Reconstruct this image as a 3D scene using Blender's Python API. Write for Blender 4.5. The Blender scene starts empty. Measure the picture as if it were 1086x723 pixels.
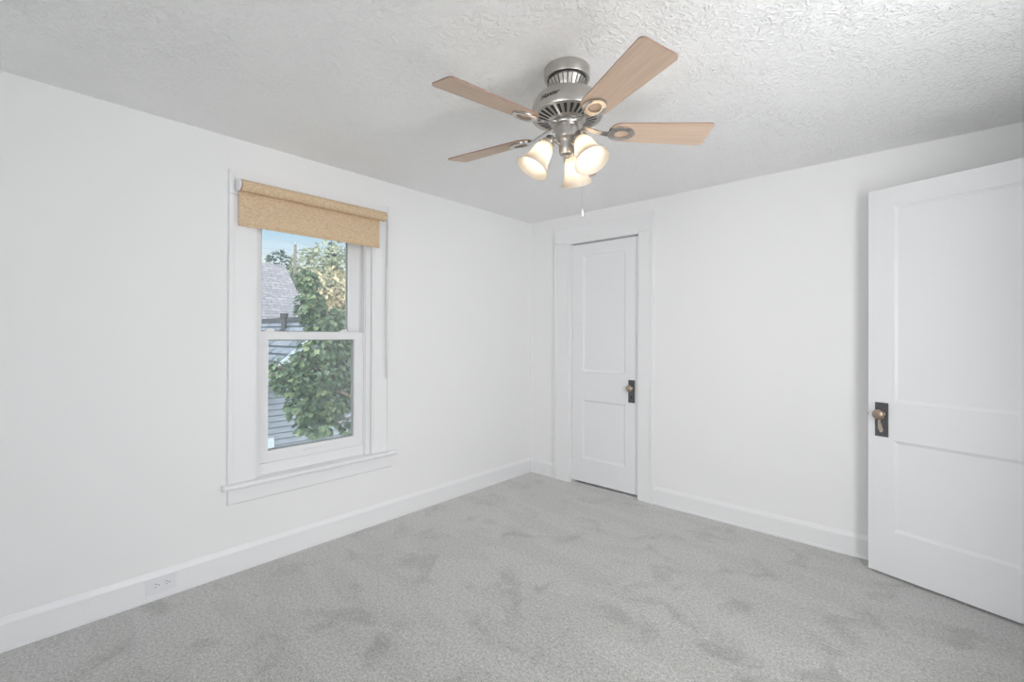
import bpy, bmesh, math, random
from mathutils import Vector, Matrix
rnd = random.Random(7)
sc = bpy.context.scene
col = sc.collection
PI = math.pi
H = 2.29                                   # ceiling height

# ------------------------------------------------------------------ camera
cam_d = bpy.data.cameras.new('camera')
cam = bpy.data.objects.new('camera', cam_d)
col.objects.link(cam)
sc.camera = cam
cam_d.sensor_fit = 'HORIZONTAL'
cam_d.sensor_width = 36.0
cam_d.lens = 16.126
cam_d.shift_y = -7.55 / 1086.0
cam_d.clip_start = 0.02
cam_d.clip_end = 300
yaw, pitch, roll = math.radians(41.96), math.radians(0.206), math.radians(0.232)
fw = Vector((-math.sin(yaw) * math.cos(pitch), math.cos(yaw) * math.cos(pitch), math.sin(pitch)))
rt = Vector((math.cos(yaw), math.sin(yaw), 0))
up = rt.cross(fw)
r2 = rt * math.cos(roll) + up * math.sin(roll)
u2 = -rt * math.sin(roll) + up * math.cos(roll)
mw = Matrix((r2, u2, -fw)).transposed().to_4x4()
mw.translation = Vector((2.7102, -3.2760, 1.2541))
cam.matrix_world = mw

# ------------------------------------------------------------------ exposure, sky
sc.view_settings.view_transform = 'Standard'
sc.view_settings.look = 'None'
sc.view_settings.gamma = 1.0
sc.view_settings.use_curve_mapping = False
sc.view_settings.exposure = 0.0
sc.cycles.max_bounces = 14
sc.cycles.diffuse_bounces = 8
sc.cycles.transparent_max_bounces = 12
sc.cycles.use_denoising = True
sc.cycles.sample_clamp_indirect = 6.0
SKY_VIEW = 1.12
SKY_BOOST = 8.4
BULB_W = 0.45

world = bpy.data.worlds.new('sky')
sc.world = world
world.use_nodes = True
nt = world.node_tree
nt.nodes.clear()
n_out = nt.nodes.new('ShaderNodeOutputWorld')
n_bg = nt.nodes.new('ShaderNodeBackground')
n_tc = nt.nodes.new('ShaderNodeTexCoord')
n_sx = nt.nodes.new('ShaderNodeSeparateXYZ')
n_rp = nt.nodes.new('ShaderNodeValToRGB')
nt.links.new(n_tc.outputs['Generated'], n_sx.inputs[0])
nt.links.new(n_sx.outputs['Z'], n_rp.inputs[0])
el = n_rp.color_ramp.elements
el[0].position = 0.0; el[0].color = (0.93, 0.96, 0.99, 1)
el[1].position = 0.6; el[1].color = (0.42, 0.66, 0.96, 1)
for ps, c in ((0.13, (0.90, 0.96, 1.0, 1)), (0.22, (0.42, 0.72, 1.0, 1))):
    e = el.new(ps); e.color = c
# sky boosted and whitened toward the added windows, to light the room
n_dot = nt.nodes.new('ShaderNodeVectorMath'); n_dot.operation = 'DOT_PRODUCT'
n_dot.inputs[1].default_value = Vector((0.66, -0.74, 0.12)).normalized()
nt.links.new(n_tc.outputs['Generated'], n_dot.inputs[0])
n_mr = nt.nodes.new('ShaderNodeMapRange')
n_mr.interpolation_type = 'SMOOTHSTEP'
n_mr.inputs['From Min'].default_value = -0.05
n_mr.inputs['From Max'].default_value = 0.65
nt.links.new(n_dot.outputs['Value'], n_mr.inputs['Value'])
n_mx = nt.nodes.new('ShaderNodeMix'); n_mx.data_type = 'RGBA'
nt.links.new(n_mr.outputs['Result'], n_mx.inputs['Factor'])
nt.links.new(n_rp.outputs['Color'], n_mx.inputs[6])
n_mx.inputs[7].default_value = (0.985, 0.99, 1.0, 1)
n_ms = nt.nodes.new('ShaderNodeMapRange')
n_ms.inputs['To Min'].default_value = SKY_VIEW
n_ms.inputs['To Max'].default_value = SKY_BOOST
nt.links.new(n_mr.outputs['Result'], n_ms.inputs['Value'])
nt.links.new(n_mx.outputs[2], n_bg.inputs['Color'])
n_gr = nt.nodes.new('ShaderNodeMapRange')      # below the horizon: kept as bright as the sky, to light the ceiling
n_gr.inputs['From Min'].default_value = -0.05
n_gr.inputs['From Max'].default_value = 0.05
n_gr.inputs['To Min'].default_value = 1.0
n_gr.inputs['To Max'].default_value = 1.0
nt.links.new(n_sx.outputs['Z'], n_gr.inputs['Value'])
n_mg = nt.nodes.new('ShaderNodeMath'); n_mg.operation = 'MULTIPLY'
nt.links.new(n_ms.outputs['Result'], n_mg.inputs[0]); nt.links.new(n_gr.outputs['Result'], n_mg.inputs[1])
nt.links.new(n_mg.outputs[0], n_bg.inputs['Strength'])
nt.links.new(n_bg.outputs[0], n_out.inputs[0])


def portal(loc, rot, sx, sy):
    d = bpy.data.lights.new('window_portal', 'AREA')
    d.shape = 'RECTANGLE'; d.size = sx; d.size_y = sy
    d.cycles.is_portal = True
    o = bpy.data.objects.new('window_portal', d)
    col.objects.link(o)
    o.location = loc; o.rotation_euler = rot


REAR = -5.0                               # wall behind the camera
RX = 3.235                                 # wall at right
# unseen windows added to light the room: (a, b, z0, z1) along each wall
ADDED_REARWIN = [(2.0, 2.9, 0.5, 2.05)]
ADDED_LEFTWIN = []
ADDED_RIGHTWIN = [(-2.55, -1.3, 0.5, 2.1)]
for (a, b, c, d) in ADDED_REARWIN:
    portal(((a + b) / 2, REAR - 0.16, (c + d) / 2), (PI / 2, 0, 0), b - a, d - c)
for (a, b, c, d) in ADDED_RIGHTWIN:
    portal((RX + 0.14, (a + b) / 2, (c + d) / 2), (0, PI / 2, 0), d - c, b - a)
for (a, b, c, d) in ADDED_LEFTWIN:
    portal((-0.17, (a + b) / 2, (c + d) / 2), (0, -PI / 2, 0), d - c, b - a)
portal((-0.17, -2.0, 1.23), (0, -PI / 2, 0), 1.5, 0.7)

# ------------------------------------------------------------------ materials
def new_mat(name):
    m = bpy.data.materials.new(name)
    m.use_nodes = True
    nt = m.node_tree
    return m, nt, nt.nodes['Principled BSDF']


def N(nt, kind, **kw):
    n = nt.nodes.new(kind)
    for k, v in kw.items():
        if k in n.inputs:
            n.inputs[k].default_value = v
        else:
            setattr(n, k, v)
    return n


def plain(name, c, rough=0.5, metal=0.0, spec=0.5, noise=0.0, nscale=40, bump=0.0, bscale=200):
    m, nt, b = new_mat(name)
    b.inputs['Base Color'].default_value = (*c, 1)
    b.inputs['Roughness'].default_value = rough
    b.inputs['Metallic'].default_value = metal
    b.inputs['Specular IOR Level'].default_value = spec
    tc = N(nt, 'ShaderNodeTexCoord')
    if noise:
        nz = N(nt, 'ShaderNodeTexNoise', Scale=nscale, Detail=4.0)
        nt.links.new(tc.outputs['Object'], nz.inputs['Vector'])
        rp = N(nt, 'ShaderNodeValToRGB')
        rp.color_ramp.elements[0].position = 0.3
        rp.color_ramp.elements[1].position = 0.7
        rp.color_ramp.elements[0].color = (*[x * (1 - noise) for x in c], 1)
        rp.color_ramp.elements[1].color = (*[min(1, x * (1 + noise)) for x in c], 1)
        nt.links.new(nz.outputs['Fac'], rp.inputs[0])
        nt.links.new(rp.outputs[0], b.inputs['Base Color'])
    if bump:
        nb = N(nt, 'ShaderNodeTexNoise', Scale=bscale, Detail=3.0)
        nt.links.new(tc.outputs['Object'], nb.inputs['Vector'])
        bp = N(nt, 'ShaderNodeBump', Strength=bump, Distance=0.002)
        nt.links.new(nb.outputs['Fac'], bp.inputs['Height'])
        nt.links.new(bp.outputs[0], b.inputs['Normal'])
    return m


M = {}
M['wall'] = plain('wall_paint', (0.88, 0.88, 0.88), 0.75, spec=0.3, bump=0.12, bscale=160)
M['trim'] = plain('trim_paint', (0.87, 0.871, 0.88), 0.38, spec=0.45, bump=0.03, bscale=60)
M['door'] = plain('door_paint', (0.85, 0.853, 0.87), 0.36, spec=0.5, bump=0.05, bscale=50)
M['vinyl'] = plain('white_vinyl', (0.85, 0.85, 0.86), 0.3)
M['spacer'] = plain('grey_spacer', (0.30, 0.31, 0.29), 0.5)
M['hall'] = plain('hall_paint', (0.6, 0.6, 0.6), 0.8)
M['dark'] = plain('dark_gap', (0.03, 0.03, 0.03), 0.8)
M['bronze'] = plain('dark_bronze', (0.105, 0.108, 0.115), 0.5, 0.3, noise=0.4, nscale=160, bump=0.3, bscale=300)
M['knob'] = plain('aged_brass', (0.42, 0.33, 0.26), 0.33, 0.85, noise=0.25, nscale=70)
M['plastic'] = plain('white_plastic', (0.82, 0.82, 0.85), 0.3)
M['cord'] = plain('chain_white', (0.42, 0.42, 0.41), 0.4)

# ceiling: hand trowelled texture
m, nt, b = new_mat('textured_ceiling')
b.inputs['Base Color'].default_value = (0.935, 0.935, 0.93, 1)
b.inputs['Roughness'].default_value = 0.42
b.inputs['Specular IOR Level'].default_value = 0.5
tc = N(nt, 'ShaderNodeTexCoord')
n1 = N(nt, 'ShaderNodeTexNoise', Scale=42.0, Detail=4.0, Roughness=0.55, Distortion=1.6)
n2 = N(nt, 'ShaderNodeTexVoronoi', Scale=60.0)
n2.feature = 'SMOOTH_F1'
n3 = N(nt, 'ShaderNodeTexNoise', Scale=5.0, Detail=2.0)
for n in (n1, n2, n3):
    nt.links.new(tc.outputs['Object'], n.inputs['Vector'])
rp = N(nt, 'ShaderNodeValToRGB')
rp.color_ramp.elements[0].position = 0.45; rp.color_ramp.elements[1].position = 0.68
nt.links.new(n1.outputs['Fac'], rp.inputs[0])
mu = N(nt, 'ShaderNodeMath', operation='MULTIPLY')
nt.links.new(rp.outputs[0], mu.inputs[0]); nt.links.new(n3.outputs['Fac'], mu.inputs[1])
ad = N(nt, 'ShaderNodeMath', operation='MULTIPLY_ADD')
nt.links.new(n2.outputs['Distance'], ad.inputs[0]); ad.inputs[1].default_value = 0.25
nt.links.new(mu.outputs[0], ad.inputs[2])
bp = N(nt, 'ShaderNodeBump', Strength=0.7, Distance=0.0097)
nt.links.new(ad.outputs[0], bp.inputs['Height'])
nt.links.new(bp.outputs[0], b.inputs['Normal'])
M['ceiling'] = m

# carpet
m, nt, b = new_mat('grey_carpet')
b.inputs['Roughness'].default_value = 1.0
b.inputs['Specular IOR Level'].default_value = 0.05
b.inputs['Sheen Weight'].default_value = 1.0
b.inputs['Sheen Roughness'].default_value = 0.45
tc = N(nt, 'ShaderNodeTexCoord')
fine = N(nt, 'ShaderNodeTexNoise', Scale=150.0, Detail=2.0, Roughness=0.7)
mid = N(nt, 'ShaderNodeTexNoise', Scale=70.0, Detail=3.0, Roughness=0.6)
pat = N(nt, 'ShaderNodeTexNoise', Scale=4.3, Detail=5.0, Roughness=0.6, Distortion=0.6)
mp = N(nt, 'ShaderNodeMapping')
mp.inputs['Rotation'].default_value = (0, 0, math.radians(-32))
mp.inputs['Scale'].default_value = (1.0, 3.2, 1.0)
nt.links.new(tc.outputs['Object'], mp.inputs['Vector'])
vac = N(nt, 'ShaderNodeTexNoise', Scale=1.5, Detail=1.0)
nt.links.new(mp.outputs[0], vac.inputs['Vector'])
for n in (fine, mid, pat):
    nt.links.new(tc.outputs['Object'], n.inputs['Vector'])
r1 = N(nt, 'ShaderNodeValToRGB')
r1.color_ramp.elements[0].position = 0.32; r1.color_ramp.elements[1].position = 0.68
r1.color_ramp.elements[0].color = (0.19, 0.188, 0.18, 1)
r1.color_ramp.elements[1].color = (0.66, 0.655, 0.63, 1)
mxn = N(nt, 'ShaderNodeMath', operation='MULTIPLY_ADD')
nt.links.new(fine.outputs['Fac'], mxn.inputs[0]); mxn.inputs[1].default_value = 0.62
ml = N(nt, 'ShaderNodeMath', operation='MULTIPLY')
nt.links.new(mid.outputs['Fac'], ml.inputs[0]); ml.inputs[1].default_value = 0.38
nt.links.new(ml.outputs[0], mxn.inputs[2])
nt.links.new(mxn.outputs[0], r1.inputs[0])
r2n = N(nt, 'ShaderNodeValToRGB')          # nap brushed the other way: sparse darker patches
r2n.color_ramp.elements[0].position = 0.33; r2n.color_ramp.elements[1].position = 0.47
r2n.color_ramp.elements[0].color = (0.74, 0.74, 0.73, 1)
r2n.color_ramp.elements[1].color = (1, 1, 1, 1)
nt.links.new(pat.outputs['Fac'], r2n.inputs[0])
r3n = N(nt, 'ShaderNodeValToRGB')
r3n.color_ramp.elements[0].position = 0.46; r3n.color_ramp.elements[1].position = 0.5
r3n.color_ramp.elements[0].color = (0.93, 0.93, 0.925, 1)
r3n.color_ramp.elements[1].color = (1, 1, 1, 1)
nt.links.new(vac.outputs['Fac'], r3n.inputs[0])
m1 = N(nt, 'ShaderNodeMix', data_type='RGBA', blend_type='MULTIPLY'); m1.inputs['Factor'].default_value = 1
nt.links.new(r1.outputs[0], m1.inputs[6]); nt.links.new(r2n.outputs[0], m1.inputs[7])
m2 = N(nt, 'ShaderNodeMix', data_type='RGBA', blend_type='MULTIPLY'); m2.inputs['Factor'].default_value = 1
nt.links.new(m1.outputs[2], m2.inputs[6]); nt.links.new(r3n.outputs[0], m2.inputs[7])
nt.links.new(m2.outputs[2], b.inputs['Base Color'])
bp = N(nt, 'ShaderNodeBump', Strength=0.6, Distance=0.006)
nt.links.new(mxn.outputs[0], bp.inputs['Height'])
nt.links.new(bp.outputs[0], b.inputs['Normal'])
M['carpet'] = m

# brushed nickel
m, nt, b = new_mat('brushed_nickel')
b.inputs['Base Color'].default_value = (0.52, 0.50, 0.475, 1)
b.inputs['Metallic'].default_value = 1.0
b.inputs['Roughness'].default_value = 0.3
b.inputs['Anisotropic'].default_value = 0.7
tg = N(nt, 'ShaderNodeTangent', direction_type='RADIAL', axis='Z')
nt.links.new(tg.outputs[0], b.inputs['Tangent'])
M['nickel'] = m
M['chrome'] = plain('polished_nickel', (0.58, 0.555, 0.53), 0.2, 1.0)
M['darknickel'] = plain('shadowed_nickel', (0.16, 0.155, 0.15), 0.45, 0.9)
M['badge'] = plain('badge_ink', (0.05, 0.05, 0.05), 0.5)

# fan blade wood
def wood(name, c1, c2):
    m, nt, b = new_mat(name)
    b.inputs['Roughness'].default_value = 0.5
    tc = N(nt, 'ShaderNodeTexCoord')
    mp = N(nt, 'ShaderNodeMapping'); mp.inputs['Scale'].default_value = (5, 90, 90)
    nz = N(nt, 'ShaderNodeTexNoise', Scale=1.0, Detail=4.0, Distortion=0.3)
    rp = N(nt, 'ShaderNodeValToRGB')
    rp.color_ramp.elements[0].position = 0.3; rp.color_ramp.elements[1].position = 0.7
    rp.color_ramp.elements[0].color = (*c1, 1); rp.color_ramp.elements[1].color = (*c2, 1)
    nt.links.new(tc.outputs['Object'], mp.inputs['Vector']); nt.links.new(mp.outputs[0], nz.inputs['Vector'])
    nt.links.new(nz.outputs['Fac'], rp.inputs[0]); nt.links.new(rp.outputs[0], b.inputs['Base Color'])
    return m


M['maple'] = wood('light_maple', (0.57, 0.42, 0.315), (0.66, 0.505, 0.395))
M['bladeedge'] = wood('blade_edge_wood', (0.24, 0.14, 0.105), (0.33, 0.21, 0.16))

# frosted alabaster glass of the fan's shades
m, nt, b = new_mat('frosted_glass')
out = nt.nodes['Material Output']
tc = N(nt, 'ShaderNodeTexCoord')
nz = N(nt, 'ShaderNodeTexNoise', Scale=22.0, Detail=3.0, Distortion=1.5)
nt.links.new(tc.outputs['Object'], nz.inputs['Vector'])
rp = N(nt, 'ShaderNodeValToRGB')
rp.color_ramp.elements[0].color = (0.74, 0.68, 0.60, 1); rp.color_ramp.elements[1].color = (0.84, 0.80, 0.74, 1)
nt.links.new(nz.outputs['Fac'], rp.inputs[0])
nt.links.new(rp.outputs[0], b.inputs['Base Color'])
b.inputs['Roughness'].default_value = 0.25
tr = N(nt, 'ShaderNodeBsdfTranslucent'); nt.links.new(rp.outputs[0], tr.inputs['Color'])
mx = N(nt, 'ShaderNodeMixShader'); mx.inputs[0].default_value = 0.5
nt.links.new(b.outputs[0], mx.inputs[1]); nt.links.new(tr.outputs[0], mx.inputs[2])
nt.links.new(mx.outputs[0], out.inputs['Surface'])
M['frost'] = m

m, nt, b = new_mat('lit_bulb')
b.inputs['Base Color'].default_value = (1, 0.9, 0.75, 1)
b.inputs['Emission Color'].default_value = (1.0, 0.84, 0.62, 1)
b.inputs['Emission Strength'].default_value = 3.0
M['bulb'] = m

# window glass
m, nt, b = new_mat('window_glass')
out = nt.nodes['Material Output']
nt.nodes.remove(b)
t = N(nt, 'ShaderNodeBsdfTransparent'); t.inputs[0].default_value = (0.95, 0.97, 0.96, 1)
g = N(nt, 'ShaderNodeBsdfGlossy'); g.inputs['Roughness'].default_value = 0.0
fr = N(nt, 'ShaderNodeFresnel', IOR=1.52)
mf = N(nt, 'ShaderNodeMath', operation='MULTIPLY'); mf.inputs[1].default_value = 1.3
nt.links.new(fr.outputs[0], mf.inputs[0])
mx = N(nt, 'ShaderNodeMixShader')
nt.links.new(mf.outputs[0], mx.inputs[0]); nt.links.new(t.outputs[0], mx.inputs[1]); nt.links.new(g.outputs[0], mx.inputs[2])
df = N(nt, 'ShaderNodeBsdfDiffuse'); df.inputs[0].default_value = (0.9, 0.92, 0.92, 1)
dt = N(nt, 'ShaderNodeBsdfTranslucent'); dt.inputs[0].default_value = (0.9, 0.92, 0.92, 1)
dm = N(nt, 'ShaderNodeMixShader'); dm.inputs[0].default_value = 0.5
nt.links.new(df.outputs[0], dm.inputs[1]); nt.links.new(dt.outputs[0], dm.inputs[2])
md = N(nt, 'ShaderNodeMixShader'); md.inputs[0].default_value = 0.07       # diffuse veil imitates hazy reflections on the panes
nt.links.new(mx.outputs[0], md.inputs[1]); nt.links.new(dm.outputs[0], md.inputs[2])
nt.links.new(md.outputs[0], out.inputs['Surface'])
M['glass'] = m

# woven shade fabric
m, nt, b = new_mat('woven_tan_fabric')
out = nt.nodes['Material Output']
b.inputs['Roughness'].default_value = 0.9
b.inputs['Specular IOR Level'].default_value = 0.15
tc = N(nt, 'ShaderNodeTexCoord')
mp = N(nt, 'ShaderNodeMapping'); mp.inputs['Scale'].default_value = (60, 60, 420)
nz = N(nt, 'ShaderNodeTexNoise', Scale=1.0, Detail=3.0)
nt.links.new(tc.outputs['Object'], mp.inputs['Vector']); nt.links.new(mp.outputs[0], nz.inputs['Vector'])
nz2 = N(nt, 'ShaderNodeTexNoise', Scale=330.0, Detail=1.0)
nt.links.new(tc.outputs['Object'], nz2.inputs['Vector'])
av = N(nt, 'ShaderNodeMath', operation='MULTIPLY_ADD'); av.inputs[1].default_value = 0.6
mm = N(nt, 'ShaderNodeMath', operation='MULTIPLY'); mm.inputs[1].default_value = 0.4
nt.links.new(nz.outputs['Fac'], av.inputs[0]); nt.links.new(nz2.outputs['Fac'], mm.inputs[0]); nt.links.new(mm.outputs[0], av.inputs[2])
rp = N(nt, 'ShaderNodeValToRGB')
rp.color_ramp.elements[0].position = 0.36; rp.color_ramp.elements[1].position = 0.64
rp.color_ramp.elements[0].color = (0.67, 0.48, 0.295, 1); rp.color_ramp.elements[1].color = (0.96, 0.80, 0.58, 1)
nt.links.new(av.outputs[0], rp.inputs[0]); nt.links.new(rp.outputs[0], b.inputs['Base Color'])
bp = N(nt, 'ShaderNodeBump', Strength=0.4, Distance=0.001)
nt.links.new(av.outputs[0], bp.inputs['Height']); nt.links.new(bp.outputs[0], b.inputs['Normal'])
tr = N(nt, 'ShaderNodeBsdfTranslucent'); nt.links.new(rp.outputs[0], tr.inputs['Color'])
mx = N(nt, 'ShaderNodeMixShader'); mx.inputs[0].default_value = 0.2
nt.links.new(b.outputs[0], mx.inputs[1]); nt.links.new(tr.outputs[0], mx.inputs[2])
nt.links.new(mx.outputs[0], out.inputs['Surface'])
M['fabric'] = m

# outdoors
def shingle(name, c1, c2, sx, sy, gap):
    m, nt, b = new_mat(name)
    b.inputs['Roughness'].default_value = 0.95
    b.inputs['Specular IOR Level'].default_value = 0.2
    tc = N(nt, 'ShaderNodeTexCoord')
    br = N(nt, 'ShaderNodeTexBrick', Scale=1.0)
    br.inputs['Brick Width'].default_value = sx; br.inputs['Row Height'].default_value = sy
    br.inputs['Mortar Size'].default_value = gap
    br.inputs['Color1'].default_value = (*c1, 1); br.inputs['Color2'].default_value = (*c2, 1)
    br.inputs['Mortar'].default_value = (*[x * 0.3 for x in c1], 1)
    nt.links.new(tc.outputs['UV'], br.inputs['Vector'])
    nz = N(nt, 'ShaderNodeTexNoise', Scale=9.0, Detail=4.0, Roughness=0.7)
    nt.links.new(tc.outputs['UV'], nz.inputs['Vector'])
    rp = N(nt, 'ShaderNodeValToRGB')
    rp.color_ramp.elements[0].position = 0.35; rp.color_ramp.elements[1].position = 0.65
    rp.color_ramp.elements[0].color = (0.72, 0.72, 0.72, 1); rp.color_ramp.elements[1].color = (1.2, 1.2, 1.2, 1)
    nt.links.new(nz.outputs['Fac'], rp.inputs[0])
    mx = N(nt, 'ShaderNodeMix', data_type='RGBA', blend_type='MULTIPLY'); mx.inputs['Factor'].default_value = 1
    nt.links.new(br.outputs['Color'], mx.inputs[6]); nt.links.new(rp.outputs[0], mx.inputs[7])
    nt.links.new(mx.outputs[2], b.inputs['Base Color'])
    return m


M['roofnear'] = shingle('blue_grey_shingles', (0.10, 0.115, 0.14), (0.15, 0.165, 0.19), 0.9, 0.20, 0.028)
M['rooffar'] = shingle('pale_grey_shingles', (0.145, 0.14, 0.155), (0.21, 0.20, 0.215), 0.35, 0.14, 0.009)
M['siding'] = plain('grey_siding', (0.145, 0.16, 0.19), 0.6, noise=0.06, nscale=5)
M['housetrim'] = plain('house_trim', (0.30, 0.335, 0.375), 0.5)
M['ventpipe'] = plain('vent_metal', (0.018, 0.018, 0.02), 0.8)
M['grass'] = plain('lawn', (0.10, 0.16, 0.05), 0.9, noise=0.3, nscale=6)
M['bark'] = plain('bark', (0.14, 0.11, 0.085), 0.9, noise=0.3, nscale=30, bump=0.5, bscale=40)
M['pole'] = plain('pole_wood', (0.11, 0.095, 0.085), 0.9, noise=0.2, nscale=20)
M['cable'] = plain('cable', (0.2, 0.2, 0.22), 0.6)


def leafmat(name, cols, trans=0.35):
    m, nt, b = new_mat(name)
    out = nt.nodes['Material Output']
    ge = N(nt, 'ShaderNodeNewGeometry')
    rp = N(nt, 'ShaderNodeValToRGB')
    e = rp.color_ramp.elements
    e[0].color = (*cols[0], 1); e[1].color = (*cols[-1], 1)
    for i, c in enumerate(cols[1:-1]):
        x = e.new((i + 1) / (len(cols) - 1)); x.color = (*c, 1)
    nt.links.new(ge.outputs['Random Per Island'], rp.inputs[0])
    nt.links.new(rp.outputs[0], b.inputs['Base Color'])
    b.inputs['Roughness'].default_value = 0.45
    tr = N(nt, 'ShaderNodeBsdfTranslucent'); nt.links.new(rp.outputs[0], tr.inputs['Color'])
    mx = N(nt, 'ShaderNodeMixShader'); mx.inputs[0].default_value = trans
    nt.links.new(b.outputs[0], mx.inputs[1]); nt.links.new(tr.outputs[0], mx.inputs[2])
    nt.links.new(mx.outputs[0], out.inputs['Surface'])
    return m


M['leaf'] = leafmat('broad_green_leaves', [(0.040, 0.068, 0.042), (0.068, 0.108, 0.062), (0.095, 0.14, 0.08), (0.17, 0.215, 0.105)])
M['leaf_autumn'] = leafmat('autumn_leaves', [(0.40, 0.32, 0.20), (0.46, 0.39, 0.27), (0.32, 0.31, 0.21)])
M['leaf_pale'] = leafmat('pale_green_leaves', [(0.24, 0.27, 0.19), (0.33, 0.33, 0.23), (0.20, 0.23, 0.17)])
M['leaf_dark'] = leafmat('dark_needles', [(0.05, 0.08, 0.075), (0.08, 0.115, 0.105)])

# ------------------------------------------------------------------ helpers
def tag(o, label=None, cat=None, group=None, kind=None):
    if label: o['label'] = label
    if cat: o['category'] = cat
    if group: o['group'] = group
    if kind: o['kind'] = kind
    return o


def empty(name, loc=(0, 0, 0), rz=0.0):
    o = bpy.data.objects.new(name, None)
    o.empty_display_size = 0.1
    col.objects.link(o)
    o.location = loc; o.rotation_euler = (0, 0, rz)
    o['_m'] = 0
    del o['_m']
    return o


def wm(o):
    m = Matrix.LocRotScale(o.location, o.rotation_euler, o.scale)
    return wm(o.parent) @ m if o.parent else m


def obj(name, bm, mats, parent=None, smooth=False, local=False):
    """links a bmesh as one object; its vertices are world points (or the parent's own frame when local)"""
    bmesh.ops.recalc_face_normals(bm, faces=bm.faces)
    if parent is not None and not local:
        bmesh.ops.transform(bm, matrix=wm(parent).inverted(), verts=bm.verts)
    me = bpy.data.meshes.new(name)
    bm.to_mesh(me); bm.free()
    for mt in (mats if isinstance(mats, (list, tuple)) else [mats]):
        me.materials.append(mt)
    o = bpy.data.objects.new(name, me)
    col.objects.link(o)
    if parent is not None: o.parent = parent
    if smooth:
        for p in me.polygons: p.use_smooth = True
        try:
            me.set_sharp_from_angle(angle=math.radians(smooth if smooth > 1 else 40))
        except Exception:
            pass
    return o


def BM(): return bmesh.new()


def box(bm, lo, hi, bev=0.0, mi=0):
    x0, y0, z0 = lo; x1, y1, z1 = hi
    v = [bm.verts.new(p) for p in ((x0, y0, z0), (x1, y0, z0), (x1, y1, z0), (x0, y1, z0),
                                   (x0, y0, z1), (x1, y0, z1), (x1, y1, z1), (x0, y1, z1))]
    fs = [bm.faces.new([v[i] for i in q]) for q in ((0, 3, 2, 1), (4, 5, 6, 7), (0, 1, 5, 4), (1, 2, 6, 5), (2, 3, 7, 6), (3, 0, 4, 7))]
    for f in fs: f.material_index = mi
    if bev:
        es = list({e for f in fs for e in f.edges})
        bmesh.ops.bevel(bm, geom=es, offset=bev, segments=2, profile=0.7, affect='EDGES')
    return v


def prism(bm, poly, axis, a, b, mi=0):
    """poly: 2D outline in the two other axes (in x,y,z order), extruded along axis from a to b"""
    def P(q, t):
        if axis == 0: return (t, q[0], q[1])
        if axis == 1: return (q[0], t, q[1])
        return (q[0], q[1], t)
    A = [bm.verts.new(P(q, a)) for q in poly]
    B = [bm.verts.new(P(q, b)) for q in poly]
    n = len(poly)
    fs = [bm.faces.new(A), bm.faces.new(B[::-1])]
    for i in range(n):
        fs.append(bm.faces.new((A[i], B[i], B[(i + 1) % n], A[(i + 1) % n])))
    for f in fs: f.material_index = mi
    return fs


def lathe(bm, prof, org=(0, 0, 0), axis=(0, 0, 1), n=40, cap=True):
    ax = Vector(axis).normalized()
    t = Vector((1, 0, 0)) if abs(ax.x) < 0.9 else Vector((0, 1, 0))
    e1 = (t - ax * t.dot(ax)).normalized(); e2 = ax.cross(e1)
    o = Vector(org)
    rings = []
    for r, h in prof:
        rings.append([bm.verts.new(o + ax * h + (e1 * math.cos(2 * PI * i / n) + e2 * math.sin(2 * PI * i / n)) * max(r, 1e-4)) for i in range(n)])
    for a, b in zip(rings, rings[1:]):
        for i in range(n):
            bm.faces.new((a[i], a[(i + 1) % n], b[(i + 1) % n], b[i]))
    if cap:
        bm.faces.new(rings[0][::-1]); bm.faces.new(rings[-1])


def tube(bm, pts, rad, n=10, closed=False):
    pts = [Vector(p) for p in pts]
    rads = rad if isinstance(rad, (list, tuple)) else [rad] * len(pts)
    rings = []
    prev = None
    m = len(pts)
    for i, p in enumerate(pts):
        if closed: d = (pts[(i + 1) % m] - pts[i - 1]).normalized()
        else: d = (pts[min(i + 1, m - 1)] - pts[max(i - 1, 0)]).normalized()
        if prev is None:
            t = Vector((0, 0, 1)) if abs(d.z) < 0.9 else Vector((1, 0, 0))
            e1 = (t - d * t.dot(d)).normalized()
        else:
            e1 = (prev - d * prev.dot(d)).normalized()
        prev = e1
        e2 = d.cross(e1)
        rings.append([bm.verts.new(p + (e1 * math.cos(2 * PI * k / n) + e2 * math.sin(2 * PI * k / n)) * rads[i]) for k in range(n)])
    pr = list(zip(rings, rings[1:]))
    if closed: pr.append((rings[-1], rings[0]))
    for a, b in pr:
        for k in range(n):
            bm.faces.new((a[k], a[(k + 1) % n], b[(k + 1) % n], b[k]))
    if not closed:
        bm.faces.new(rings[0][::-1]); bm.faces.new(rings[-1])


def struct(name, bm, m, label, cat, smooth=False):
    return tag(obj(name, bm, m, None, smooth), label, cat, None, 'structure')


def wall_with_holes(bm, axis, t0, t1, a0, a1, z0, z1, holes):
    """wall slab between t0 and t1 along `axis`, spanning a0..a1; rectangular holes (a,b,c,d)"""
    def B(a, b, c, d):
        if b - a < 1e-5 or d - c < 1e-5: return
        if axis == 0: box(bm, (t0, a, c), (t1, b, d))
        else: box(bm, (a, t0, c), (b, t1, d))
    cur = a0
    for (a, b, c, d) in sorted(holes):
        B(cur, a, z0, z1); B(a, b, z0, c); B(a, b, d, z1); cur = b
    B(cur, a1, z0, z1)


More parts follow.
